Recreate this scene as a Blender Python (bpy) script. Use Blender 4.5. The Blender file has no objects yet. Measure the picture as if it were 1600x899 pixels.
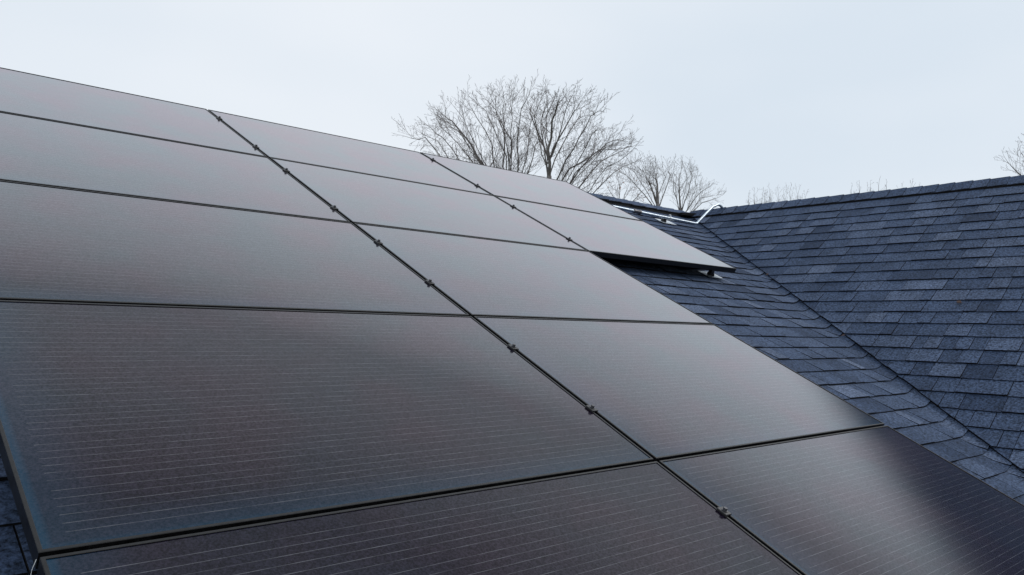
import bpy, bmesh, math, random
from mathutils import Vector, Matrix

# ------------------------------------------------------------------ camera
S = bpy.context.scene
C = S.collection
CAM = Vector((-0.3672, -5.3266, -1.4217))
YAW, PITCH, ROLL, FPX = 0.747023, 0.0504537, 0.0218862, 1264.9
FWD = Vector((math.sin(YAW)*math.cos(PITCH), math.cos(YAW)*math.cos(PITCH), math.sin(PITCH)))
_r = Vector((math.cos(YAW), -math.sin(YAW), 0)); _u = _r.cross(FWD)
RIGHT = math.cos(ROLL)*_r + math.sin(ROLL)*_u
UP = -math.sin(ROLL)*_r + math.cos(ROLL)*_u
cd = bpy.data.cameras.new('camera'); cam = bpy.data.objects.new('camera', cd); C.objects.link(cam)
cd.sensor_fit = 'HORIZONTAL'; cd.sensor_width = 36; cd.lens = FPX/1600*36
cd.clip_start = 0.05; cd.clip_end = 3000
M = Matrix.Identity(4)
for i in range(3):
    M[i][0] = RIGHT[i]; M[i][1] = UP[i]; M[i][2] = -FWD[i]; M[i][3] = CAM[i]
cam.matrix_world = M
S.camera = cam

# ------------------------------------------------------------------ sky and sun (overcast day)
SUN_EL, SUN_AZ = math.radians(48), math.radians(116)
w = bpy.data.worlds.new("World"); S.world = w; w.use_nodes = True
nt = w.node_tree; nt.nodes.clear()
def nd(t, kind, **kw):
    n = t.nodes.new(kind)
    for k, v in kw.items():
        if k in n.inputs.keys(): n.inputs[k].default_value = v
        else: setattr(n, k, v)
    return n
out = nd(nt, 'ShaderNodeOutputWorld'); bg = nd(nt, 'ShaderNodeBackground')
bg.inputs['Strength'].default_value = 0.1
sky = nd(nt, 'ShaderNodeTexSky'); sky.sky_type = 'NISHITA'; sky.sun_disc = False
sky.sun_elevation = SUN_EL; sky.sun_rotation = SUN_AZ; sky.dust_density = 3.0
tc = nd(nt, 'ShaderNodeTexCoord')
nz = nd(nt, 'ShaderNodeTexNoise'); nz.inputs['Scale'].default_value = 1.6; nz.inputs['Detail'].default_value = 3
nz.inputs['Roughness'].default_value = 0.45
mp = nd(nt, 'ShaderNodeMapping'); mp.inputs['Scale'].default_value = (1, 1, 2.6)
ramp = nd(nt, 'ShaderNodeValToRGB')
ramp.color_ramp.elements[0].position = 0.32; ramp.color_ramp.elements[0].color = (0.715, 0.80, 0.89, 1)
ramp.color_ramp.elements[1].position = 0.70; ramp.color_ramp.elements[1].color = (0.855, 0.905, 0.965, 1)
vm = nd(nt, 'ShaderNodeVectorMath', operation='SCALE'); vm.inputs['Scale'].default_value = 10.0
mx = nd(nt, 'ShaderNodeMix', data_type='RGBA'); mx.inputs['Factor'].default_value = 0.955
L = nt.links.new
L(tc.outputs['Generated'], mp.inputs['Vector']); L(mp.outputs['Vector'], nz.inputs['Vector'])
L(nz.outputs['Fac'], ramp.inputs['Fac']); L(ramp.outputs['Color'], vm.inputs[0])
L(sky.outputs['Color'], mx.inputs['A']); L(vm.outputs['Vector'], mx.inputs['B'])
L(mx.outputs['Result'], bg.inputs['Color']); L(bg.outputs['Background'], out.inputs['Surface'])
sd = bpy.data.lights.new('sun', 'SUN'); sd.energy = 1.5; sd.angle = math.radians(40); sd.color = (1, 0.96, 0.9)
so = bpy.data.objects.new('sun', sd); C.objects.link(so)
sv = Vector((math.sin(SUN_AZ)*math.cos(SUN_EL), math.cos(SUN_AZ)*math.cos(SUN_EL), math.sin(SUN_EL)))
so.rotation_euler = sv.to_track_quat('Z', 'Y').to_euler()
S.view_settings.view_transform = 'Standard'; S.view_settings.look = 'None'
S.view_settings.exposure = 0.0; S.view_settings.gamma = 1.0
S.cycles.max_bounces = 6

# ------------------------------------------------------------------ materials
def mat(name, color=(0.5, 0.5, 0.5), rough=0.5, metal=0.0, spec=0.5):
    m = bpy.data.materials.new(name); m.use_nodes = True
    b = m.node_tree.nodes['Principled BSDF']
    b.inputs['Base Color'].default_value = (*color, 1); b.inputs['Roughness'].default_value = rough
    b.inputs['Metallic'].default_value = metal; b.inputs['Specular IOR Level'].default_value = spec
    return m, m.node_tree, b
def noise_color(t, b, scale, c0, c1, p0=0.35, p1=0.65, coord='Object', detail=3):
    tcn = nd(t, 'ShaderNodeTexCoord'); n = nd(t, 'ShaderNodeTexNoise')
    n.inputs['Scale'].default_value = scale; n.inputs['Detail'].default_value = detail
    r = nd(t, 'ShaderNodeValToRGB')
    r.color_ramp.elements[0].position = p0; r.color_ramp.elements[0].color = (*c0, 1)
    r.color_ramp.elements[1].position = p1; r.color_ramp.elements[1].color = (*c1, 1)
    t.links.new(tcn.outputs[coord], n.inputs['Vector']); t.links.new(n.outputs['Fac'], r.inputs['Fac'])
    t.links.new(r.outputs['Color'], b.inputs['Base Color'])
    return n, r
def math_node(t, op, a, b=None, c=None, clamp=False):
    n = t.nodes.new('ShaderNodeMath'); n.operation = op; n.use_clamp = clamp
    for i, v in enumerate((a, b, c)):
        if v is None: continue
        if isinstance(v, (int, float)): n.inputs[i].default_value = v
        else: t.links.new(v, n.inputs[i])
    return n.outputs[0]

M_FRAME, t, b = mat('anodised_black', (0.022, 0.022, 0.024), 0.40, 0.0, 0.32)
noise_color(t, b, 60, (0.003, 0.003, 0.0035), (0.008, 0.008, 0.009))
M_BACK, t, b = mat('black_backsheet', (0.012, 0.012, 0.013), 0.6)
M_ALU, t, b = mat('bright_aluminium', (0.72, 0.75, 0.78), 0.38, 0.75)
noise_color(t, b, 40, (0.42, 0.46, 0.50), (0.60, 0.64, 0.68))
M_GALV, t, b = mat('galvanised_steel', (0.6, 0.66, 0.72), 0.34, 0.85)
noise_color(t, b, 55, (0.32, 0.39, 0.46), (0.52, 0.58, 0.64))
M_BLACK, t, b = mat('black_steel', (0.018, 0.018, 0.02), 0.45, 0.0, 0.6)
M_BOLT, t, b = mat('dark_bolt', (0.09, 0.09, 0.10), 0.35, 0.6)

PW_CELL = 0.1600   # one cell
def glass_material():
    m, t, b = mat('textured_solar_glass', (0.01, 0.01, 0.015), 0.22)
    b.inputs['IOR'].default_value = 1.5
    tcn = nd(t, 'ShaderNodeTexCoord'); sx = nd(t, 'ShaderNodeSeparateXYZ')
    t.links.new(tcn.outputs['Object'], sx.inputs[0])
    X, Y = sx.outputs['X'], sx.outputs['Y']
    m_ = lambda *a, **k: math_node(t, *a, **k)
    # wires: six cells across, six wires on each
    y0 = m_('SUBTRACT', Y, 0.0345)
    yc = m_('MODULO', m_('ADD', y0, 10*PW_CELL), PW_CELL)
    wi = m_('SUBTRACT', m_('MODULO', m_('ADD', yc, 0.0), 0.0252), 0.0126)
    wire = m_('LESS_THAN', m_('ABSOLUTE', wi), 0.0007)
    wire = m_('MULTIPLY', wire, m_('LESS_THAN', yc, 0.1512))
    inx = m_('MULTIPLY', m_('GREATER_THAN', X, 0.052), m_('LESS_THAN', X, PANEL_W-0.052))
    iny = m_('MULTIPLY', m_('GREATER_THAN', Y, 0.034), m_('LESS_THAN', Y, PANEL_H-0.03))
    wire = m_('MULTIPLY', wire, m_('MULTIPLY', inx, iny))
    # gleam along the wires changes from place to place
    mp1 = nd(t, 'ShaderNodeMapping'); mp1.inputs['Scale'].default_value = (14, 60, 1)
    t.links.new(tcn.outputs['Object'], mp1.inputs['Vector'])
    n1 = nd(t, 'ShaderNodeTexNoise'); n1.inputs['Scale'].default_value = 1.0; n1.inputs['Detail'].default_value = 2
    t.links.new(mp1.outputs['Vector'], n1.inputs['Vector'])
    gl = nd(t, 'ShaderNodeMapRange'); gl.inputs['From Min'].default_value = 0.35; gl.inputs['From Max'].default_value = 0.72
    gl.inputs['To Min'].default_value = 0.25; gl.inputs['To Max'].default_value = 1.0
    t.links.new(n1.outputs['Fac'], gl.inputs['Value'])
    wire = m_('MULTIPLY', wire, gl.outputs['Result'])
    # blue view-angle sheen painted into the base colour, left and bottom edges
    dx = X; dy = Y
    sheen_x = nd(t, 'ShaderNodeMapRange', interpolation_type='SMOOTHSTEP')
    for k, v in (('From Min', 0.010), ('From Max', 0.042), ('To Min', 0.85), ('To Max', 0.0)): sheen_x.inputs[k].default_value = v
    t.links.new(dx, sheen_x.inputs['Value'])
    sheen_y = nd(t, 'ShaderNodeMapRange', interpolation_type='SMOOTHSTEP')
    for k, v in (('From Min', 0.009), ('From Max', 0.036), ('To Min', 0.6), ('To Max', 0.0)): sheen_y.inputs[k].default_value = v
    t.links.new(dy, sheen_y.inputs['Value'])
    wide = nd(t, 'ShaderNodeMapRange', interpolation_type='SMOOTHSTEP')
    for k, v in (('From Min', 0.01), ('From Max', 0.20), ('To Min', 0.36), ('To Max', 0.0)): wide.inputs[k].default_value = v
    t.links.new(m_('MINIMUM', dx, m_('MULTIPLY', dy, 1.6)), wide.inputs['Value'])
    rim = m_('MAXIMUM', m_('MAXIMUM', sheen_x.outputs['Result'], sheen_y.outputs['Result']), wide.outputs['Result'])
    # grain of the rolled glass over the black cells
    ng = nd(t, 'ShaderNodeTexNoise'); ng.inputs['Scale'].default_value = 185; ng.inputs['Detail'].default_value = 3
    ng.inputs['Roughness'].default_value = 0.7
    t.links.new(tcn.outputs['Object'], ng.inputs['Vector'])
    rg = nd(t, 'ShaderNodeValToRGB')
    rg.color_ramp.elements[0].position = 0.36; rg.color_ramp.elements[0].color = (0.0018, 0.0014, 0.004, 1)
    rg.color_ramp.elements[1].position = 0.68; rg.color_ramp.elements[1].color = (0.0078, 0.0052, 0.0160, 1)
    t.links.new(ng.outputs['Fac'], rg.inputs['Fac'])
    nb = nd(t, 'ShaderNodeTexNoise'); nb.inputs['Scale'].default_value = 3.0; nb.inputs['Detail'].default_value = 4
    gp = nd(t, 'ShaderNodeNewGeometry'); t.links.new(gp.outputs['Position'], nb.inputs['Vector'])
    tint = nd(t, 'ShaderNodeValToRGB')
    tint.color_ramp.elements[0].position = 0.35; tint.color_ramp.elements[0].color = (0.78, 0.92, 1.15, 1)
    tint.color_ramp.elements[1].position = 0.65; tint.color_ramp.elements[1].color = (1.25, 1.02, 1.0, 1)
    t.links.new(nb.outputs['Fac'], tint.inputs['Fac'])
    mul = nd(t, 'ShaderNodeMix', data_type='RGBA', blend_type='MULTIPLY'); mul.inputs['Factor'].default_value = 1
    t.links.new(rg.outputs['Color'], mul.inputs['A']); t.links.new(tint.outputs['Color'], mul.inputs['B'])
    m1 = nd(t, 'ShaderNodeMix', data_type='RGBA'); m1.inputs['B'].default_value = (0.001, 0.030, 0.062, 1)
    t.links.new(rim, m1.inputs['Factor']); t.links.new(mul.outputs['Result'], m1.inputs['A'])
    m2 = nd(t, 'ShaderNodeMix', data_type='RGBA'); m2.inputs['B'].default_value = (0.105, 0.11, 0.125, 1)
    t.links.new(wire, m2.inputs['Factor']); t.links.new(m1.outputs['Result'], m2.inputs['A'])
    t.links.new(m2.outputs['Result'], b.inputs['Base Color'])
    b.inputs['Specular IOR Level'].default_value = 0.0; b.inputs['Roughness'].default_value = 0.9
    # anti-reflective rolled glass: almost no reflection face on, strong at a grazing look
    lw = nd(t, 'ShaderNodeLayerWeight'); lw.inputs['Blend'].default_value = 0.5
    rf = nd(t, 'ShaderNodeValToRGB'); el = rf.color_ramp.elements
    curve = [(0.0, 0.028), (0.42, 0.038), (0.51, 0.080), (0.60, 0.118), (0.65, 0.238), (0.70, 0.340), (0.75, 0.450), (0.80, 0.550), (0.86, 0.660), (1.0, 1.0)]
    el[0].position, el[1].position = 0.0, 1.0
    el[0].color = (curve[0][1],)*3+(1,); el[1].color = (1, 1, 1, 1)
    for p_, v_ in curve[1:-1]:
        e_ = el.new(p_); e_.color = (v_, v_, v_, 1)
    t.links.new(lw.outputs['Facing'], rf.inputs['Fac'])
    gr = nd(t, 'ShaderNodeMapRange'); gr.inputs['From Min'].default_value = 0.36; gr.inputs['From Max'].default_value = 0.66
    gr.inputs['To Min'].default_value = 0.74; gr.inputs['To Max'].default_value = 1.24
    t.links.new(ng.outputs['Fac'], gr.inputs['Value'])
    # the rolled pattern evens out where the glass is seen edge on
    fl = nd(t, 'ShaderNodeMapRange'); fl.inputs['From Min'].default_value = 0.45; fl.inputs['From Max'].default_value = 0.80
    fl.inputs['To Min'].default_value = 1.0; fl.inputs['To Max'].default_value = 0.12
    t.links.new(lw.outputs['Facing'], fl.inputs['Value'])
    gk = m_('ADD', m_('MULTIPLY', m_('SUBTRACT', gr.outputs['Result'], 1.0), fl.outputs['Result']), 1.0)
    gk = m_('ADD', gk, m_('MULTIPLY', wire, 0.22))
    rr = nd(t, 'ShaderNodeMapRange'); rr.inputs['To Min'].default_value = 0.13; rr.inputs['To Max'].default_value = 0.18
    t.links.new(nb.outputs['Fac'], rr.inputs['Value'])
    tn = nd(t, 'ShaderNodeValToRGB')
    tn.color_ramp.elements[0].position = 0.36; tn.color_ramp.elements[0].color = (0.93, 0.945, 0.95, 1)
    tn.color_ramp.elements[1].position = 0.64; tn.color_ramp.elements[1].color = (1.0, 0.905, 0.93, 1)
    t.links.new(nb.outputs['Fac'], tn.inputs['Fac'])
    vs = nd(t, 'ShaderNodeVectorMath', operation='SCALE'); t.links.new(tn.outputs['Color'], vs.inputs[0]); t.links.new(gk, vs.inputs['Scale'])
    gs = nd(t, 'ShaderNodeBsdfGlossy'); gs.distribution = 'BECKMANN'
    t.links.new(vs.outputs['Vector'], gs.inputs['Color']); t.links.new(rr.outputs['Result'], gs.inputs['Roughness'])
    ms = nd(t, 'ShaderNodeMixShader')
    t.links.new(rf.outputs['Color'], ms.inputs[0]); t.links.new(b.outputs[0], ms.inputs[1]); t.links.new(gs.outputs[0], ms.inputs[2])
    t.links.new(ms.outputs[0], t.nodes['Material Output'].inputs['Surface'])
    return m

def shingle_material():
    m, t, b = mat('slate_blue_granules', (0.07, 0.085, 0.13), 0.85, 0, 0.10)
    b.inputs['Sheen Weight'].default_value = 0.05; b.inputs['Sheen Roughness'].default_value = 0.5; b.inputs['Sheen Tint'].default_value = (0.45, 0.62, 0.9, 1)
    at = nd(t, 'ShaderNodeAttribute', attribute_name='tone')
    gp = nd(t, 'ShaderNodeNewGeometry')
    n = nd(t, 'ShaderNodeTexNoise'); n.inputs['Scale'].default_value = 75; n.inputs['Detail'].default_value = 3; n.inputs['Roughness'].default_value = 0.75
    t.links.new(gp.outputs['Position'], n.inputs['Vector'])
    n2 = nd(t, 'ShaderNodeTexNoise'); n2.inputs['Scale'].default_value = 5; n2.inputs['Detail'].default_value = 5
    t.links.new(gp.outputs['Position'], n2.inputs['Vector'])
    base = nd(t, 'ShaderNodeValToRGB')
    e = base.color_ramp.elements
    e[0].position = 0.0; e[0].color = (0.020, 0.032, 0.062, 1)
    e[1].position = 1.0; e[1].color = (0.084, 0.109, 0.168, 1)
    x = e.new(0.5); x.color = (0.042, 0.062, 0.109, 1)
    t.links.new(at.outputs['Fac'], base.inputs['Fac'])
    g = nd(t, 'ShaderNodeMapRange'); g.inputs['From Min'].default_value = 0.33; g.inputs['From Max'].default_value = 0.67
    g.inputs['To Min'].default_value = 0.15; g.inputs['To Max'].default_value = 1.85
    t.links.new(n.outputs['Fac'], g.inputs['Value'])
    g2 = nd(t, 'ShaderNodeMapRange'); g2.inputs['From Min'].default_value = 0.3; g2.inputs['From Max'].default_value = 0.7
    g2.inputs['To Min'].default_value = 0.82; g2.inputs['To Max'].default_value = 1.18
    t.links.new(n2.outputs['Fac'], g2.inputs['Value'])
    k = math_node(t, 'MULTIPLY', g.outputs['Result'], g2.outputs['Result'])
    vs = nd(t, 'ShaderNodeVectorMath', operation='SCALE')
    t.links.new(base.outputs['Color'], vs.inputs[0]); t.links.new(k, vs.inputs['Scale'])
    t.links.new(vs.outputs['Vector'], b.inputs['Base Color'])
    bp = nd(t, 'ShaderNodeBump'); bp.inputs['Strength'].default_value = 0.35; bp.inputs['Distance'].default_value = 0.002
    t.links.new(n.outputs['Fac'], bp.inputs['Height']); t.links.new(bp.outputs['Normal'], b.inputs['Normal'])
    return m
M_SHINGLE = shingle_material()
M_EDGE, t, b = mat('asphalt_edge', (0.010, 0.010, 0.012), 0.9, 0, 0.2)
M_DECK, t, b = mat('roofing_felt', (0.012, 0.012, 0.014), 0.9, 0, 0.2)
M_VENT, t, b = mat('ridge_vent_plastic', (0.012, 0.012, 0.013), 0.7, 0, 0.3)
M_SIDING, t, b = mat('house_siding', (0.55, 0.56, 0.57), 0.6); noise_color(t, b, 8, (0.48, 0.49, 0.5), (0.6, 0.61, 0.62))
M_BARK, t, b = mat('grey_bark', (0.12, 0.10, 0.09), 0.9, 0, 0.2); noise_color(t, b, 6, (0.13, 0.12, 0.12), (0.24, 0.225, 0.215))
M_TWIG, t, b = mat('winter_twigs', (0.165, 0.142, 0.14), 0.9, 0, 0.2)
M_LEAF, t, b = mat('dry_leaf', (0.30, 0.11, 0.05), 0.8, 0, 0.2); noise_color(t, b, 3, (0.20, 0.08, 0.045), (0.42, 0.19, 0.09))
M_GRASS, t, b = mat('winter_grass', (0.09, 0.10, 0.05), 0.95, 0, 0.2); noise_color(t, b, 0.6, (0.06, 0.07, 0.035), (0.14, 0.125, 0.07), detail=8)

# ------------------------------------------------------------------ helpers
def mesh(name, verts, faces, mats, fmat=None, tone=None, smooth=False):
    me = bpy.data.meshes.new(name); me.from_pydata([tuple(v) for v in verts], [], faces)
    for m in (mats if isinstance(mats, (list, tuple)) else [mats]): me.materials.append(m)
    if fmat: me.polygons.foreach_set('material_index', fmat)
    if tone is not None:
        a = me.attributes.new('tone', 'FLOAT', 'FACE'); a.data.foreach_set('value', tone)
    if smooth: me.polygons.foreach_set('use_smooth', [True]*len(faces))
    me.update(); return me
def obj(name, me, parent=None, loc=None, kind=None):
    o = bpy.data.objects.new(name, me); C.objects.link(o)
    if parent: o.parent = parent
    if loc is not None: o.location = loc
    if kind: o['kind'] = kind
    return o
def tag(o, label, cat, group=None):
    o['label'] = label; o['category'] = cat
    if group: o['group'] = group
    return o
def thing(name, label, cat, loc=(0, 0, 0), rot=(0, 0, 0), group=None):
    o = bpy.data.objects.new(name, None); C.objects.link(o); o.empty_display_size = 0.1
    o.location = loc; o.rotation_euler = rot
    return tag(o, label, cat, group)
class MB:
    def __init__(s): s.v = []; s.f = []; s.m = []
    def add(s, vs, fs, mi=0):
        k = len(s.v); s.v += [tuple(v) for v in vs]; s.f += [tuple(i+k for i in f) for f in fs]; s.m += [mi]*len(fs)
    def box(s, x0, x1, y0, y1, z0, z1, mi=0, bev=0.0):
        if bev <= 0:
            s.add([(x0,y0,z0),(x1,y0,z0),(x1,y1,z0),(x0,y1,z0),(x0,y0,z1),(x1,y0,z1),(x1,y1,z1),(x0,y1,z1)],
                  [(0,3,2,1),(4,5,6,7),(0,1,5,4),(1,2,6,5),(2,3,7,6),(3,0,4,7)], mi)
        else:
            q = lambda d, z: [(x0+d,y0+d,z),(x1-d,y0+d,z),(x1-d,y1-d,z),(x0+d,y1-d,z)]
            vs = q(0, z0)+q(0, z1-bev)+q(bev, z1); fs = [(3,2,1,0),(8,9,10,11)]
            for L_ in (0, 4):
                for i in range(4): j = (i+1) % 4; fs.append((L_+i, L_+j, L_+4+j, L_+4+i))
            s.add(vs, fs, mi)
    def tube(s, pts, rad, n=8, mi=0, cap=True):
        pts = [Vector(p) for p in pts]; rings = []
        ref = None
        for i, p in enumerate(pts):
            d = (pts[min(i+1, len(pts)-1)]-pts[max(i-1, 0)]).normalized()
            if ref is None:
                ref = d.orthogonal().normalized()
            ref = (ref-d*ref.dot(d)); ref = ref.normalized() if ref.length > 1e-6 else d.orthogonal().normalized()
            bn = d.cross(ref); r = rad[i] if isinstance(rad, (list, tuple)) else rad
            rings.append([p+r*(math.cos(a)*ref+math.sin(a)*bn) for a in (2*math.pi*k/n for k in range(n))])
        vs = [v for R in rings for v in R]; fs = []
        for i in range(len(pts)-1):
            for k in range(n):
                l = (k+1) % n; fs.append((i*n+k, i*n+l, (i+1)*n+l, (i+1)*n+k))
        if cap: fs += [tuple(range(n-1, -1, -1)), tuple(range((len(pts)-1)*n, len(pts)*n))]
        s.add(vs, fs, mi)
    def mesh(s, name, mats, smooth=False): return mesh(name, s.v, s.f, mats, s.m, smooth=smooth)
def project(p):
    d = Vector(p)-CAM; D = d.dot(FWD)
    if D < 0.05: return None
    return (800+FPX*d.dot(RIGHT)/D, 449.5-FPX*d.dot(UP)/D)
def pixel_ray(x, y):
    return FWD+(x-800)/FPX*RIGHT-(y-449.5)/FPX*UP

# ------------------------------------------------------------------ ground
obj('ground', mesh('ground', [(-600,-600,-6.2),(600,-600,-6.2),(600,600,-6.2),(-600,600,-6.2)], [(0,1,2,3)], M_GRASS), kind='structure')

# ------------------------------------------------------------------ the house: two shingled slopes meeting in a valley
TH = 0.455207; TB = 0.593688                 # pitches
SA, CA, SB, CB = math.sin(TH), math.cos(TH), math.sin(TB), math.cos(TB)
XR, YA, ZR = 7.3315, 0.0865, -0.1024         # ridge of the side wing, ridge of the main roof, their height
NA = Vector((0, -SA, CA)); NB = Vector((-SB, 0, CB))
KA = SA/math.tan(TB); KB = SB/math.tan(TH)
PANEL_OFF = 0.13
EXPO = 0.1498
XL, T_EAVE = -2.6, 6.6
YF = -9.5
D_EAVE = T_EAVE*SA; TB_EAVE = D_EAVE/SB
def pA(x, t, h): return Vector((x, YA-t*CA, ZR-t*SA))+h*NA
def pB(y, t, h): return Vector((XR-t*CB, y, ZR-t*SB))+h*NB
def pA_bent(x, t, h):
    p = pA(x, t, h)
    zb = ZR-(XR-p.x)*math.tan(TB)+h/CB+0.002
    k = 0.05; a, b_ = p.z, zb
    hh = max(k-abs(a-b_), 0)/k
    p.z = max(a, b_)+hh*hh*k*0.25
    return p

W_, H_, GX, GY = 1.75042, 1.04, 0.0135, 0.0115
PANEL_W, PANEL_H = W_-GX, H_-GY
panel_cells = [(c, r) for r in range(5) for c in range(3 if r < 2 else 2)]
def behind_panel(P):
    n = NA; d = P-CAM; dn = d.dot(n)
    if abs(dn) < 1e-9: return False
    k = -CAM.dot(n)/dn
    if not 0 < k < 0.999: return False
    q = CAM+k*d; u = q.x/W_; s = -q.y/CA/H_
    if s < 0 or s > 5 or u < 0: return False
    return u < (3 if s < 2 else 2)

def clip(poly, a, b_, c):                    # keep a*x+b*y <= c
    o = []
    for i in range(len(poly)):
        p, q = poly[i], poly[(i+1) % len(poly)]
        fp, fq = a*p[0]+b_*p[1]-c, a*q[0]+b_*q[1]-c
        if fp <= 0: o.append(p)
        if fp*fq < 0:
            k = fp/(fp-fq); o.append((p[0]+k*(q[0]-p[0]), p[1]+k*(q[1]-p[1])))
    return o

rnd = random.Random(7)
def tab_rows(a0, a1, n_courses, t0, phase_rnd):
    """courses of laminated tabs: (a_left, a_right, t_top, t_butt, thick, tone)"""
    for k in range(n_courses):
        tb = t0+k*EXPO
        a = a0-phase_rnd.random()*0.3
        raised = phase_rnd.random() < 0.5
        while a < a1:
            wd = phase_rnd.choice((0.085, 0.12, 0.16, 0.2, 0.24, 0.3)) * phase_rnd.uniform(0.9, 1.1)
            tone = min(1, max(0, phase_rnd.gauss(0.46, 0.155)+(0.04 if raised else -0.05)))
            if phase_rnd.random() < 0.09: tone = min(1, tone+0.22)
            thick = 0.0125 if raised else 0.0085
            yield (a, a+wd-0.0036, tb-EXPO-0.012, tb+phase_rnd.uniform(-0.0025, 0.0025), thick+phase_rnd.uniform(-0.001, 0.001), tone)
            a += wd; raised = not raised if phase_rnd.random() < 0.8 else raised

def tab_solid(poly, P, ttop, tbutt, thick, slices=None):
    """solid of a tab from its outline on the slope; returns verts, faces, fmat"""
    hgt = lambda t_: 0.0015+(thick-0.0015)*min(1, max(0, (t_-ttop)/(tbutt-ttop)))
    pieces = [poly]
    if slices:
        pieces = []; rest = poly
        for (a, b_, c) in slices:
            lo = clip(rest, a, b_, c); rest = clip(rest, -a, -b_, -c)
            if len(lo) >= 3: pieces.append(lo)
            if len(rest) < 3: break
        if len(rest) >= 3: pieces.append(rest)
    vs, fs, fm = [], [], []
    for pc in pieces:
        k = len(vs); n = len(pc)
        vs += [P(x, t_, hgt(t_)) for x, t_ in pc]+[P(x, t_, -0.010) for x, t_ in pc]
        fs.append(tuple(range(k, k+n))); fm.append(0)
        for i in range(n):
            j = (i+1) % n
            if slices and any(abs(a*pc[i][0]+b_*pc[i][1]-c) < 1e-6 and abs(a*pc[j][0]+b_*pc[j][1]-c) < 1e-6 for a, b_, c in slices): continue
            if abs(pc[i][1]-ttop) < 1e-6 and abs(pc[j][1]-ttop) < 1e-6: continue
            fs.append((k+i, k+n+i, k+n+j, k+j)); fm.append(1)
    return vs, fs, fm

tabs = []    # (area, slope, verts, faces, fmat, tone)
SL = [(1, KA, XR+o_) for o_ in (-0.07, -0.035, 0.0, 0.03)]
for (a0, a1, tt, tbt, thick, tone) in tab_rows(XL, XR, 44, 2.2979-15*EXPO, random.Random(11)):
    if tt < 0: tt = 0.0
    if tbt > T_EAVE+0.02: continue
    poly = clip([(a0, tt), (a0, tbt), (a1, tbt), (a1, tt)], 1, KA, XR+0.075)
    poly = clip(poly, -1, 0, -XL) if poly else poly
    if len(poly) < 3: continue
    near = max(p[0]+KA*p[1]-XR for p in poly) > -0.12
    v, f, m = tab_solid(poly, pA_bent if near else pA, tt, tbt, thick, SL if near else None)
    tabs.append(['A', v, f, m, tone])
cut = random.Random(5)
for (a0, a1, tt, tbt, thick, tone) in tab_rows(YF, YA+0.3, 36, 0.276, random.Random(23)):
    if tt < 0: tt = 0.0
    if tbt > TB_EAVE+0.02: continue
    poly = clip([(a0, tt), (a1, tt), (a1, tbt), (a0, tbt)], 1, KB, YA-0.055-cut.uniform(0, 0.007))
    poly = clip(poly, -1, 0, -YF) if poly else poly
    if len(poly) < 3: continue
    v, f, m = tab_solid(poly, lambda y, t_, h: pB(y, t_, h+0.019), tt, tbt, thick)
    tabs.append(['B', v, f, m, tone])
for T in tabs:                               # size in the photograph decides which tabs become single objects
    top = T[1][:len(T[2][0])]; c = sum(top, Vector())/len(top)
    pr = [project(p) for p in top]
    ar = 0
    if all(pr) and not behind_panel(c):
        cx = sum(p[0] for p in pr)/len(pr); cy = sum(p[1] for p in pr)/len(pr)
        if -25 < cx < 1625 and -20 < cy < 920:
            ar = abs(sum(pr[i][0]*pr[(i+1) % len(pr)][1]-pr[(i+1) % len(pr)][0]*pr[i][1] for i in range(len(pr))))/2
    T.append(ar); T.append(c)
vis = sorted((T for T in tabs if T[5] > 20), key=lambda T: -T[5])
single = set(id(T) for T in vis[:300])
print('tabs', len(tabs), 'visible', len(vis))

house = thing('house', 'house with slate blue shingle roof, two slopes meeting in a valley beside solar panels', 'house', (XR/2, -3, -6.2))
def hpart(name, me, parent=None, kind=None, label=None, center=None):
    o = bpy.data.objects.new(name, me); C.objects.link(o)
    o.parent = parent or house
    wl = Vector(center) if center is not None else Vector((0, 0, 0))
    base = Vector(house.location)
    if parent and parent is not house: base = base+Vector(parent.location)
    o.location = wl-base
    if kind: o['kind'] = kind
    if label: o['label'] = label
    return o
def deck(name, corners, n, label):
    top = [Vector(c)-0.012*n for c in corners]; bot = [Vector(c)-0.10*n for c in corners]; k = len(corners)
    fs = [tuple(range(k)), tuple(range(2*k-1, k-1, -1))]+[(i, k+i, k+(i+1) % k, (i+1) % k) for i in range(k)]
    ctr = sum(top, Vector())/k
    return hpart(name, mesh(name, [p-ctr for p in top+bot], fs, M_DECK), label=label, center=ctr)
xv = XR-KA*T_EAVE; yv = YA-KB*TB_EAVE
slopeA = deck('roof_slope', [pA(XL, 0, 0), pA(XL, T_EAVE, 0), pA(xv, T_EAVE, 0), pA(XR, 0, 0)], NA, 'shingled roof slope under the solar panels')
slopeB = deck('roof_slope', [pB(YA, 0, 0), pB(yv, TB_EAVE, 0), pB(YF, TB_EAVE, 0), pB(YF, 0, 0)], NB, 'shingled roof slope of the wing on the right')
for key, sl in (('A', slopeA), ('B', slopeB)):
    base = Vector(house.location)+Vector(sl.location)
    sv_, sf, sm, st = [], [], [], []
    for T in tabs:
        if T[0] != key: continue
        if id(T) in single:
            ctr = T[6]
            hpart('shingle', mesh('shingle', [p-ctr for p in T[1]], T[2], [M_SHINGLE, M_EDGE], T[3], [T[4]]*len(T[2])), sl, center=ctr)
        else:
            k = len(sv_); sv_ += [p-base for p in T[1]]; sf += [tuple(i+k for i in f) for f in T[2]]; sm += T[3]; st += [T[4]]*len(T[2])
    hpart('shingle_field', mesh('shingle_field', sv_, sf, [M_SHINGLE, M_EDGE], sm, st), sl, kind='stuff', center=base)
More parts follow.
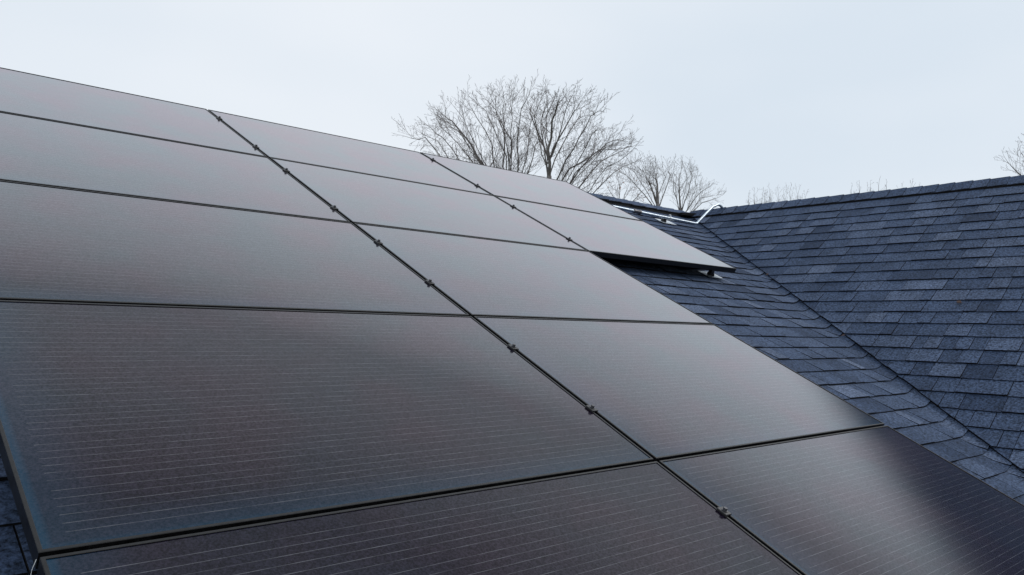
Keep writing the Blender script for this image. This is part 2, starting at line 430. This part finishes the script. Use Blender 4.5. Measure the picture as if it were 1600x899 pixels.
# far slopes, gables and walls
NA2 = Vector((0, SA, CA)); NB2 = Vector((SB, 0, CB))
bA = lambda x, t_: Vector((x, YA+t_*CA, ZR-t_*SA))
bB = lambda y, t_: Vector((XR+t_*CB, y, ZR-t_*SB))
for cs, n, lb in (([bA(XL, 0), bA(XR, 0), bA(XR+4.0, T_EAVE), bA(XL, T_EAVE)], NA2, 'far roof slope behind the solar panels'),
                  ([bB(YA, 0), bB(YF, 0), bB(YF, TB_EAVE), bB(YA, TB_EAVE)], NB2, 'far roof slope of the wing')):
    o = deck('roof_slope', cs, n, lb)
    o.data.materials.clear(); o.data.materials.append(M_SHINGLE)
    a = o.data.attributes.new('tone', 'FLOAT', 'FACE'); a.data.foreach_set('value', [0.45]*len(o.data.polygons))
ze = ZR-D_EAVE-0.12
def wall(x0, x1, y0, y1):
    mb = MB(); c = Vector(((x0+x1)/2, (y0+y1)/2, -6.2)); z = -6.2
    mb.box(x0-c.x, x1-c.x, y0-c.y, y1-c.y, 0, ze+6.2)
    hpart('wall', mb.mesh('wall', M_SIDING), center=c)
wall(XL+0.4, XR-0.2, YA-T_EAVE*CA+0.45, YA+T_EAVE*CA-0.45)
wall(XR-TB_EAVE*CB+0.4, XR+TB_EAVE*CB-0.4, YF+0.4, YA-T_EAVE*CA+0.44)

# ridges: a dark vent strip with overlapping cap shingles on it
def ridge_line(label, origin, along, length, s1, s2, up, step, seed, th=0.040, capw=0.128, lift=0.008):
    """s1, s2: directions down either slope; caps fold over the top"""
    R_ = random.Random(seed); o = Vector(origin); al = Vector(along)
    vent = MB(); hw = capw-0.014
    prof = [o+s1*hw+up*0.006, o+s1*hw+up*(th+0.003), o+up*(th+0.008), o+s2*hw+up*(th+0.003), o+s2*hw+up*0.006]
    vs = [p-o for p in prof]+[p+al*length-o for p in prof]; n = 5
    vent.add(vs, [tuple(range(n)), tuple(range(2*n-1, n-1, -1))]+[(i, n+i, n+i+1, i+1) for i in range(n-1)]+[(n-1, 2*n-1, n, 0)])
    r = hpart('ridge', vent.mesh('ridge', M_VENT), label=label, center=o)
    k = 0; d = 0.0
    while d < length:
        ln = step*R_.uniform(0.94, 1.06)
        h0, h1 = 0.042+lift+R_.uniform(-.001, .001), 0.047+lift+R_.uniform(-.001, .0015)
        hw2 = capw+R_.uniform(-.004, .004)
        def sec(dd, h):
            c0 = o+al*dd+up*h
            return [c0+s1*hw2-up*0.006, c0+s1*0.05+up*0.0, c0+s1*0.015+up*0.004, c0+up*0.006, c0+s2*0.015+up*0.004, c0+s2*0.05, c0+s2*hw2-up*0.006]
        a_ = sec(d, h1); b_ = sec(d+ln+0.03, h0-0.002); th2 = 0.008
        top = a_+b_; bot = [p-up*th2 for p in top]; m = 7
        ctr = sum(top, Vector())/14
        fs = [(i, i+1, m+i+1, m+i) for i in range(m-1)]+[(2*m+i, 3*m+i, 3*m+i+1, 2*m+i+1) for i in range(m-1)]
        fm = [0]*(m-1)+[1]*(m-1)
        for i in range(m-1): fs.append((i, 2*m+i, 2*m+i+1, i+1)); fm.append(1); fs.append((m+i, m+i+1, 3*m+i+1, 3*m+i)); fm.append(1)
        fs += [(0, m, 3*m, 2*m), (m-1, 3*m-1, 4*m-1, 2*m-1)]; fm += [1, 1]
        tone = min(1, max(0, R_.gauss(0.5, 0.15)))
        me = mesh('ridge_cap', [p-ctr for p in top+bot], fs, [M_SHINGLE, M_EDGE], fm, [tone]*len(fs))
        hpart('ridge_cap', me, r, center=ctr)
        d += ln; k += 1
    return r
dA1 = Vector((0, -CA, -SA)); dA2 = Vector((0, CA, -SA)); dB1 = Vector((-CB, 0, -SB)); dB2 = Vector((CB, 0, -SB))
ridge_line('ridge of the wing on the right, capped with folded shingles', (XR, -6.4, ZR), (0, 1, 0), 6.4+YA-0.22, dB1, dB2, Vector((0, 0, 1)), 0.143, 3)
ridge_line('short ridge behind the solar panels, capped with folded shingles', (XR-0.05, YA, ZR), (-1, 0, 0), 2.9, dA1, dA2, Vector((0, 0, 1)), 0.2, 4, 0.044, 0.10, 0.010)
# cap piece that laps the two ridges where they meet
jm = MB()
j0 = Vector((XR, YA, ZR))
top = [(-0.24, -0.12, 0.012), (0.02, -0.2, 0.018), (0.2, -0.1, 0.012), (0.2, 0.15, 0.01), (-0.2, 0.15, 0.02), (-0.02, 0.0, 0.052)]
vs = top+[(x, y, z-0.03) for x, y, z in top]
jm.add(vs, [(0,1,5),(1,2,5),(2,3,5),(3,4,5),(4,0,5)]); jm.add(vs, [(0,6,7,1),(1,7,8,2),(2,8,9,3),(3,9,10,4),(4,10,6,0)], 1)
me = jm.mesh('ridge_join', [M_SHINGLE, M_EDGE]); a = me.attributes.new('tone', 'FLOAT', 'FACE'); a.data.foreach_set('value', [0.3]*len(me.polygons))
hpart('ridge_join', me, center=j0)

# ------------------------------------------------------------------ solar panels
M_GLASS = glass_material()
def rect(d, z): return [(d, d, z), (PANEL_W-d, d, z), (PANEL_W-d, PANEL_H-d, z), (d, PANEL_H-d, z)]
loops = [rect(0.028, -0.036), rect(0, -0.036), rect(0, -0.0012), rect(0.0012, 0), rect(0.0070, 0), rect(0.0076, -0.0006), rect(0.0076, -0.0075), rect(0.003, -0.0076), rect(0.003, -0.034), rect(0.028, -0.034)]
fv = [p for l in loops for p in l]; ff = []
nl = len(loops)
for i in range(nl):
    for k in range(4):
        l_ = (k+1) % 4; j = (i+1) % nl
        ff.append((i*4+k, i*4+l_, j*4+l_, j*4+k))
ME_FRAME = mesh('frame', fv, [tuple(reversed(f)) for f in ff], M_FRAME)
bm = bmesh.new(); bm.from_mesh(ME_FRAME); bmesh.ops.recalc_face_normals(bm, faces=bm.faces); bm.to_mesh(ME_FRAME); bm.free()
g = MB()
g.box(0.0078, PANEL_W-0.0078, 0.0078, PANEL_H-0.0078, -0.006, -0.0022)
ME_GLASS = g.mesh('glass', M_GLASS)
g = MB(); g.box(0.0084, PANEL_W-0.0084, 0.0084, PANEL_H-0.0084, -0.0075, -0.0063)
ME_BACKS = g.mesh('backsheet', M_BACK)
rows = ['top row', 'second row from the top', 'middle row', 'second row from the bottom', 'bottom row']
def slope_point(u, s, h=0.0): return Vector((u, -s*CA, -s*SA))+h*NA
for (c, r) in panel_cells:
    n = 3 if r < 2 else 2
    pos = {(0, 3): 'left end', (1, 3): 'middle', (2, 3): 'right end', (0, 2): 'left side', (1, 2): 'right side'}[(c, n)]
    lb = 'black solar panel at the %s of the %s' % (pos, rows[r])
    if (c, r) == (2, 1): lb = 'black solar panel, right end of second row, lower edge overhanging bare shingles'
    if (c, r) == (1, 4): lb = 'black solar panel at right side of bottom row, darkened by the reflected roof'
    jit = rnd.uniform(-0.0012, 0.0012)
    p = thing('solar_panel', lb, 'solar panel', slope_point(c*W_+GX/2, (r+1)*H_-GY/2, jit), (TH, 0, 0), 'solar panels mounted on the roof')
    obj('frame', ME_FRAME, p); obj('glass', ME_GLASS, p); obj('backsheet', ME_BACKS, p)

# clamps along the two long seams
cb = MB()
cb.box(-0.0145, 0.0145, -0.0185, 0.0185, 0.0006, 0.0046, 0, 0.0012)
cb.box(-0.0052, 0.0052, -0.017, 0.017, -0.034, 0.0006)
ME_CL = cb.mesh('clamp_plate', M_BLACK)
cb = MB(); cb.tube([(0, 0, 0.0046), (0, 0, 0.0066)], 0.0098, 12); cb.tube([(0, 0, 0.0066), (0, 0, 0.0145)], 0.0068, 6)
ME_BO = cb.mesh('bolt', M_BOLT)
seamA = [0.235, 0.85, 1.29, 1.885, 2.345, 2.80, 3.40, 3.85, 4.435]
seamB = [0.21, 0.83, 1.275, 1.885]
ordn = ['topmost', 'second from the top', 'third from the top', 'fourth from the top', 'fifth from the top', 'fourth from the bottom', 'third from the bottom', 'second from the bottom', 'lowest']
rw = lambda s: rows[int(s/H_)]
for i, s in enumerate(seamA):
    p = thing('panel_clamp', 'small black clamp on the long left panel seam, %s' % ordn[i], 'clamp', slope_point(W_, s), (TH, 0, 0), 'clamps along the panel seams')
    obj('clamp_plate', ME_CL, p); obj('bolt', ME_BO, p)
for i, s in enumerate(seamB):
    o_ = ['topmost', 'second from the top', 'third from the top', 'lowest'][i]
    p = thing('panel_clamp', 'small black clamp on the short right panel seam, %s' % o_, 'clamp', slope_point(2*W_, s), (TH, 0, 0), 'clamps along the panel seams')
    obj('clamp_plate', ME_CL, p); obj('bolt', ME_BO, p)
# the mounting rail whose end shows under the overhanging panel
rl = MB(); rl.box(0.05, 5.17, -0.019, 0.019, -0.079, -0.0365, 0, 0.002)
rail = obj('mounting_rail', rl.mesh('mounting_rail', M_BLACK), loc=slope_point(0, 1.885)); rail.rotation_euler = (TH, 0, 0)
tag(rail, 'dark mounting rail under the solar panel that overhangs bare shingles', 'rail')

# roof mounts: aluminium flashing plate, black foot, bolt
def roof_mount(label, x, y, tall, wd, ln, foot_dx=0.0):
    t_ = (YA-y)/CA
    p = thing('roof_mount', label, 'roof mount', pA(x, t_, 0.0155), (TH, 0, 0), 'roof mounts on the shingles')
    m = MB(); m.box(-wd/2, wd/2, -ln/2, ln/2, -0.0015, 0.0015, 0, 0.0006)
    obj('flashing', m.mesh('flashing', M_ALU), p)
    m = MB()
    m.tube([(foot_dx, 0, 0.0015), (foot_dx, 0, 0.012)], 0.03, 16)
    m.box(foot_dx-0.022, foot_dx+0.022, -0.016, 0.016, 0.012, 0.018, 0, 0.001)
    m.box(foot_dx-0.020, foot_dx+0.020, 0.008, 0.016, 0.0175, tall, 0, 0.001)
    m.box(foot_dx-0.017, foot_dx+0.017, -0.012, 0.008, 0.018, tall-0.005, 0, 0.001)
    obj('foot', m.mesh('foot', M_BLACK), p)
    m = MB(); m.tube([(foot_dx+0.012, -0.008, 0.018), (foot_dx+0.012, -0.008, 0.028)], 0.008, 6)
    obj('bolt', m.mesh('bolt', M_BOLT), p)
    return p
roof_mount('roof mount with aluminium flashing under the overhanging solar panel', 5.12, -1.70, 0.078, 0.19, 0.12, 0.0)
roof_mount('roof mount with pale aluminium flashing holding up the metal conduit', 6.36, -0.345, 0.062, 0.23, 0.12, -0.04)

# metal conduit with its couplings
YC = -0.40
def arc(c, r, a0, a1, n):
    return [(c[0]+r*math.cos(math.radians(a0+(a1-a0)*i/n)), YC, c[1]+r*math.sin(math.radians(a0+(a1-a0)*i/n))) for i in range(n+1)]
cp = [(4.6, YC, -0.243), (5.63, YC, -0.258), (6.80, YC, -0.276)]
cp += arc((6.81, -0.216), 0.06, -88, -50, 5)
cp += [(7.13, YC, -0.058)]
cp += arc((7.245, -0.135), 0.112, 128, -5, 12)
cp += [(7.40, YC-0.02, -0.20)] if False else [(7.39, YC, -0.20), (7.46, YC, -0.27)]
con = thing('metal_conduit', 'bare metal conduit bending up and over the ridge of the roof', 'conduit', (6.0, YC, -0.26))
off = Vector((6.0, YC, -0.26))
m = MB(); m.tube([Vector(p)-off for p in cp], 0.0145, 14)
obj('pipe', m.mesh('pipe', M_GALV, smooth=True), con)
m = MB(); dx = Vector((1, 0, -0.0145)).normalized(); q0 = Vector((5.83, YC, -0.261))-off
m.tube([q0-dx*0.05, q0+dx*0.05], 0.019, 14); m.tube([q0-dx*0.052, q0-dx*0.03], 0.0225, 8); m.tube([q0+dx*0.03, q0+dx*0.052], 0.0225, 8)
obj('coupling', m.mesh('coupling', M_BOLT), con)
m = MB(); q1 = Vector((6.365, YC, -0.2695))-off
m.tube([q1-dx*0.014, q1+dx*0.014], 0.018, 14); m.box(q1.x-0.014, q1.x+0.014, q1.y-0.006, q1.y+0.006, q1.z+0.016, q1.z+0.04, 0, 0.001)
obj('pipe_strap', m.mesh('pipe_strap', M_ALU), con)

# a cable tie at the near left corner, and dead leaf bits on the shingles
tie = MB(); tp_ = [slope_point(0.004, 4.158, -0.012), slope_point(-0.004, 4.172, -0.022), slope_point(-0.010, 4.192, -0.040)]
tie.tube([p-tp_[0] for p in tp_], 0.0005, 6)
M_TIE, t, b = mat('pale_nylon', (0.55, 0.58, 0.60), 0.4)
tag(obj('cable_tie', tie.mesh('cable_tie', M_TIE), loc=tp_[0]), 'thin pale cable tie sticking out at the near left corner between two panels', 'cable tie')
M_DEAD, t, b = mat('dead_leaf_brown', (0.075, 0.045, 0.04), 0.85, 0, 0.2); noise_color(t, b, 40, (0.045, 0.032, 0.034), (0.075, 0.05, 0.045))
def dead_leaf(px, py, size, turn, label):
    d = pixel_ray(px, py); k = (Vector((XR, 0, ZR+0.045))-CAM).dot(NB)/d.dot(NB); c = CAM+k*d
    e1 = (Vector((0, 1, 0))*math.cos(turn)+Vector((CB, 0, SB))*math.sin(turn)); e2 = NB.cross(e1)
    vs = [Vector((0, 0, 0)), e1*size*0.5+NB*0.010*size/0.06, e1*size+NB*0.003, e1*size*0.45+e2*size*0.38+NB*0.004, e1*size*0.8+e2*size*0.22+NB*0.009,
          e1*size*0.5-e2*size*0.34+NB*0.006, e1*size*0.85-e2*size*0.18+NB*0.004]
    up_ = [v+NB*0.0012 for v in vs]; n = len(vs); fs = [(0,1,3),(3,1,4),(4,1,2),(0,5,1),(5,6,1),(6,2,1)]
    vs2 = vs+up_; ff_ = [tuple(reversed(f)) for f in fs]+[tuple(i+n for i in f) for f in fs]
    ring = [0,5,6,2,4,3]
    ff_ += [(ring[i], ring[(i+1) % 6], ring[(i+1) % 6]+n, ring[i]+n) for i in range(6)]
    tag(obj('dead_leaf', mesh('dead_leaf', vs2, ff_, M_DEAD), loc=c), label, 'leaf', 'dead leaves on the shingles')
dead_leaf(1503, 474, 0.045, 0.5, 'brown dead leaf lying on the shingles of the right roof slope')
dead_leaf(1196, 431, 0.034, 2.2, 'small brown leaf caught in the upper part of the roof valley')
dead_leaf(1314, 526, 0.030, 2.5, 'small brown leaf caught in the middle of the roof valley')

# ------------------------------------------------------------------ bare winter trees
GROUND = -6.2
class Tree:
    def __init__(s, seed): s.R = random.Random(seed); s.tw = MB(); s.lm = []; s.tk = MB()
    def jitter(s, d, a):
        R = s.R; return (d+Vector((R.gauss(0, a), R.gauss(0, a), R.gauss(0, a)))).normalized()
    def branch(s, p, d, ln, r, lev, mb, up=0.10):
        R = s.R; n = max(2, int(ln/0.35)+1) if lev > 0 else 3
        pts = [p]; rr = [r]; q = p.copy(); dd = d.copy()
        for i in range(n):
            dd = s.jitter(dd, 0.11); dd = (dd+Vector((0, 0, up*0.6))).normalized()
            q = q+dd*(ln/n); pts.append(q.copy()); rr.append(max(0.0031, r*(1-0.72*(i+1)/n)))
        mb.tube(pts, rr, 3 if r < 0.03 else 5, 0, cap=False)
        if lev <= 0: return
        kids = max(2, int(ln/(0.21 if lev > 1 else 0.17)))
        for i in range(kids):
            f = (i+0.6+R.random()*0.5)/(kids+0.4)
            f = min(0.98, 0.18+0.82*f); k = f*n; a = min(n-1, int(k)); fr = k-a
            pp = pts[a].lerp(pts[a+1], fr); base = (pts[a+1]-pts[a]).normalized()
            side = base.cross(Vector((R.gauss(0, 1), R.gauss(0, 1), R.gauss(0, 1)))).normalized()
            ang = math.radians(R.uniform(22, 52)); nd_ = (base*math.cos(ang)+side*math.sin(ang)).normalized()
            s.branch(pp, nd_, ln*R.uniform(0.32, 0.58)*(1.12-0.55*f), max(0.003, rr[a]*0.5), lev-1, s.tw, up)
    def limb(s, pts, r0, r1, lev=2, dens=1.0, tip=1.0):
        R = s.R; P = [Vector(p) for p in pts]
        # resample with wobble
        Q = []
        for i in range(len(P)-1):
            m = max(2, int((P[i+1]-P[i]).length/0.4))
            for k in range(m):
                v = P[i].lerp(P[i+1], k/m)
                if Q: v = v+Vector((R.gauss(0, 1), R.gauss(0, 1), R.gauss(0, 1)))*0.022
                Q.append(v)
        Q.append(P[-1]); n = len(Q)-1
        rad = [r0+(r1-r0)*(i/n)**0.8 for i in range(n+1)]
        mb = MB(); mb.tube(Q, rad, 6, 0, cap=False); s.lm.append(mb)
        tot = sum((P[i+1]-P[i]).length for i in range(len(P)-1))
        kids = int(tot/0.15*dens)
        for i in range(kids):
            f = 0.12+0.88*(i+R.random())/kids; k = min(f*n, n-0.01); a = int(k)
            pp = Q[a].lerp(Q[a+1], k-a); base = (Q[a+1]-Q[a]).normalized()
            side = base.cross(Vector((R.gauss(0, 1), R.gauss(0, 1), R.gauss(0, 1)))).normalized()
            ang = math.radians(R.uniform(20, 50)); nd_ = (base*math.cos(ang)+side*math.sin(ang)).normalized()
            s.branch(pp, nd_, tip*R.uniform(0.5, 1.25)*(1.35-0.6*f), max(0.0045, rad[a]*0.30), lev, s.tw)
        s.branch(Q[-1], (Q[-1]-Q[-2]).normalized(), tip*0.7, r1, lev, s.tw)
    def finish(s, name, label, loc, group, leaves=0, leaf_r=None):
        root = thing(name, label, 'tree', loc, group=group); o = Vector(loc)
        sh = lambda mb: [tuple(Vector(v)-o for v in mb.v)]
        def put(nm, mb, mt):
            mb.v = [tuple(Vector(v)-o) for v in mb.v]; obj(nm, mb.mesh(nm, mt, smooth=True), root)
        tips = [Vector(v)-o for v in s.tw.v[::7]]
        put('trunk', s.tk, M_BARK)
        for mb in s.lm: put('limb', mb, M_BARK)
        put('twigs', s.tw, M_TWIG)
        if leaves:
            lf = MB()
            cand = [v for v in tips if leaf_r is None or leaf_r(v+o)]
            for i in range(leaves):
                c = s.R.choice(cand); a = Vector((s.R.gauss(0,1), s.R.gauss(0,1), s.R.gauss(0,1))).normalized()*0.05
                b_ = a.orthogonal().normalized()*0.022; dn = Vector((0,0,-0.045))
                lf.add([c, c+a*0.5+b_+dn*0.5, c+a+dn, c+a*0.5-b_+dn*0.5], [(0,1,2,3)])
            obj('dry_leaves', lf.mesh('dry_leaves', M_LEAF), root, kind='stuff')
        return root
def at_depth(x, y, dist):                    # a point seen at (x, y) in the photo, dist metres ahead
    return CAM+pixel_ray(x, y)*dist
def image_tree(seed, dist, trunk, limbs, rt, name, label, group, lev=2, dens=1.0, tip=1.0, spread=1.6, leaves=0, leaf_r=None, fill=False, low=0):
    limbs = [l[:-1]+[(l[-1][0], l[-1][1]+low)] for l in limbs]
    T = Tree(seed); R = T.R
    tp = [at_depth(x, y, dist) for x, y in trunk]
    foot = Vector((tp[0].x, tp[0].y, GROUND))
    T.tk.tube([foot-Vector((0,0,0.15)), foot+Vector((0,0,0.35))]+tp, [rt*1.7, rt*1.2]+[rt*(0.9-0.36*i/max(1, len(tp)-1)) for i in range(len(tp))], 9)
    nmain = len(limbs)
    if fill:                                  # thinner limbs between the main ones
        order = sorted(limbs, key=lambda l: l[-1][0]); extra = []
        for a_, b_ in zip(order, order[1:]):
            n_ = min(len(a_), len(b_)); f_ = R.uniform(0.4, 0.6)
            pa = [a_[round(i*(len(a_)-1)/(n_-1))] for i in range(n_)]; pb = [b_[round(i*(len(b_)-1)/(n_-1))] for i in range(n_)]
            extra.append([(p[0]*(1-f_)+q[0]*f_+R.uniform(-3, 3), p[1]*(1-f_)+q[1]*f_+R.uniform(-5, 8)) for p, q in zip(pa, pb)])
        limbs = list(limbs)+extra
    for li, l in enumerate(limbs):
        dz = R.uniform(-spread, spread)
        P = [at_depth(x, y, dist+dz*(i/(len(l)-1))**1.2) for i, (x, y) in enumerate(l)]
        T.limb(P, rt*(0.46 if li == 0 else R.uniform(0.20, 0.30) if li < nmain else R.uniform(0.12, 0.18)), 0.008, lev, dens, tip)
    return T.finish(name, label, tuple(foot), group, leaves, leaf_r)
GT = 'bare winter trees behind the roof'
image_tree(1, 24, [(858, 400), (858, 320), (858, 275)], [
    [(858, 275), (857, 235), (863, 190), (868, 165), (874, 140)],
    [(858, 290), (846, 215), (845, 190), (851, 158)],
    [(860, 300), (884, 250), (905, 215), (922, 182), (930, 162)],
    [(859, 250), (878, 208), (896, 175), (904, 150)],
    [(860, 320), (890, 264), (920, 247), (950, 222), (972, 206)],
    [(862, 335), (905, 265), (928, 240), (932, 205)],
    [(862, 350), (915, 280), (940, 252), (972, 222)],
    [(863, 370), (925, 302), (958, 270), (990, 240)],
    [(857, 250), (840, 205), (828, 175), (832, 150)]],
    0.135, 'bare_tree', 'tall bare tree with a stout upright trunk above the top row of panels', GT, 2, 0.95, 0.88, fill=True, low=14)
image_tree(2, 26, [(795, 420), (794, 350), (794, 325)], [
    [(793, 330), (757, 262), (735, 225), (708, 190), (692, 165)],
    [(793, 335), (772, 262), (768, 225), (747, 185), (733, 150)],
    [(794, 325), (786, 262), (788, 225), (785, 170), (787, 135)],
    [(796, 330), (810, 265), (809, 225), (815, 170), (826, 135)],
    [(797, 340), (826, 270), (838, 228), (846, 200)],
    [(791, 350), (722, 252), (692, 215), (672, 185)],
    [(790, 360), (690, 245), (664, 215), (642, 202)],
    [(792, 345), (745, 245), (716, 205), (698, 180)],
    [(796, 300), (800, 220), (772, 172), (766, 148)]],
    0.15, 'bare_tree', 'broad bare tree with limbs fanning left behind the top row of panels', GT, 2, 0.95, 0.92, fill=True, low=14)
image_tree(3, 38, [(1028, 420), (1028, 330), (1027, 300)], [
    [(1027, 300), (1026, 278), (1027, 258)],
    [(1028, 325), (1018, 295), (1005, 268), (996, 256)],
    [(1028, 330), (1040, 298), (1046, 272), (1044, 258)],
    [(1028, 335), (1008, 305), (986, 280), (972, 266)],
    [(1027, 320), (1014, 285), (1014, 262)]],
    0.13, 'bare_tree', 'bare tree with an upright trunk behind the short ridge, left of the bent conduit', GT, 2, 0.8, 0.95, fill=True, low=5, leaves=0)
image_tree(4, 41, [(1064, 420), (1064, 345), (1063, 325)], [
    [(1063, 325), (1061, 290), (1064, 262)],
    [(1064, 335), (1076, 300), (1082, 275), (1078, 262)],
    [(1064, 335), (1053, 300), (1052, 275)],
    [(1065, 340), (1090, 305), (1104, 290)],
    [(1065, 345), (1098, 318), (1122, 304)]],
    0.12, 'bare_tree', 'small bare tree right behind the bent conduit', GT, 2, 0.8, 0.95, fill=True, low=5)
image_tree(5, 30, [(968, 400), (968, 345), (968, 335)], [
    [(968, 335), (975, 312), (980, 296)], [(968, 340), (990, 315), (1002, 300)], [(968, 338), (958, 310), (952, 298)],
    [(968, 338), (966, 312), (968, 290)]],
    0.07, 'bare_tree', 'low scrubby tree with few dry orange leaves beyond the top row end', GT, 2, 0.9, 0.8, 0.8, leaves=60)
for sd_, dist, xs, lab in ((6, 48, (1182, 322, 306), 'leftmost of the three distant bare treetops just over the right ridge'),
                           (7, 50, (1207, 320, 302), 'middle one of the three distant bare treetops just over the right ridge'),
                           (8, 52, (1238, 318, 300), 'rightmost of the three distant bare treetops just over the right ridge')):
    x, yb, yt = xs
    image_tree(sd_, dist, [(x, 440), (x, 360)], [[(x, 360), (x-3, 330), (x-4, yt)], [(x, 365), (x+9, 330), (x+9, yt+2)], [(x, 365), (x-12, 335), (x-13, yt+6)], [(x, 370), (x+15, 340), (x+20, yt+10)]],
               0.13, 'bare_tree', lab, GT, 2, 0.65, 0.8, 1.0)
for sd_, dist, x, yt, lab in ((9, 46, 1345, 288, 'faint treetop first from the left over the middle of the right ridge'),
                              (10, 47, 1375, 282, 'faint treetop with the highest twigs over the middle of the right ridge'),
                              (11, 49, 1425, 286, 'faint treetop farthest right over the middle of the right ridge')):
    image_tree(sd_, dist, [(x, 440), (x, 350)], [[(x, 350), (x-2, 320), (x-2, yt+8)], [(x, 355), (x+9, 322), (x+10, yt+12)], [(x, 355), (x-14, 325), (x-15, yt+12)]],
               0.12, 'bare_tree', lab, GT, 2, 0.5, 0.7, 0.8)
image_tree(12, 27, [(1640, 420), (1638, 340), (1635, 300)], [
    [(1635, 310), (1605, 285), (1588, 268), (1575, 254)],
    [(1635, 300), (1612, 262), (1596, 240)],
    [(1636, 300), (1622, 250), (1608, 224)],
    [(1636, 295), (1640, 240), (1634, 205)],
    [(1637, 300), (1660, 250), (1672, 220)]],
    0.09, 'bare_tree', 'bare tree reaching in at the right edge above the ridge', GT, 2, 1.2, 0.7)
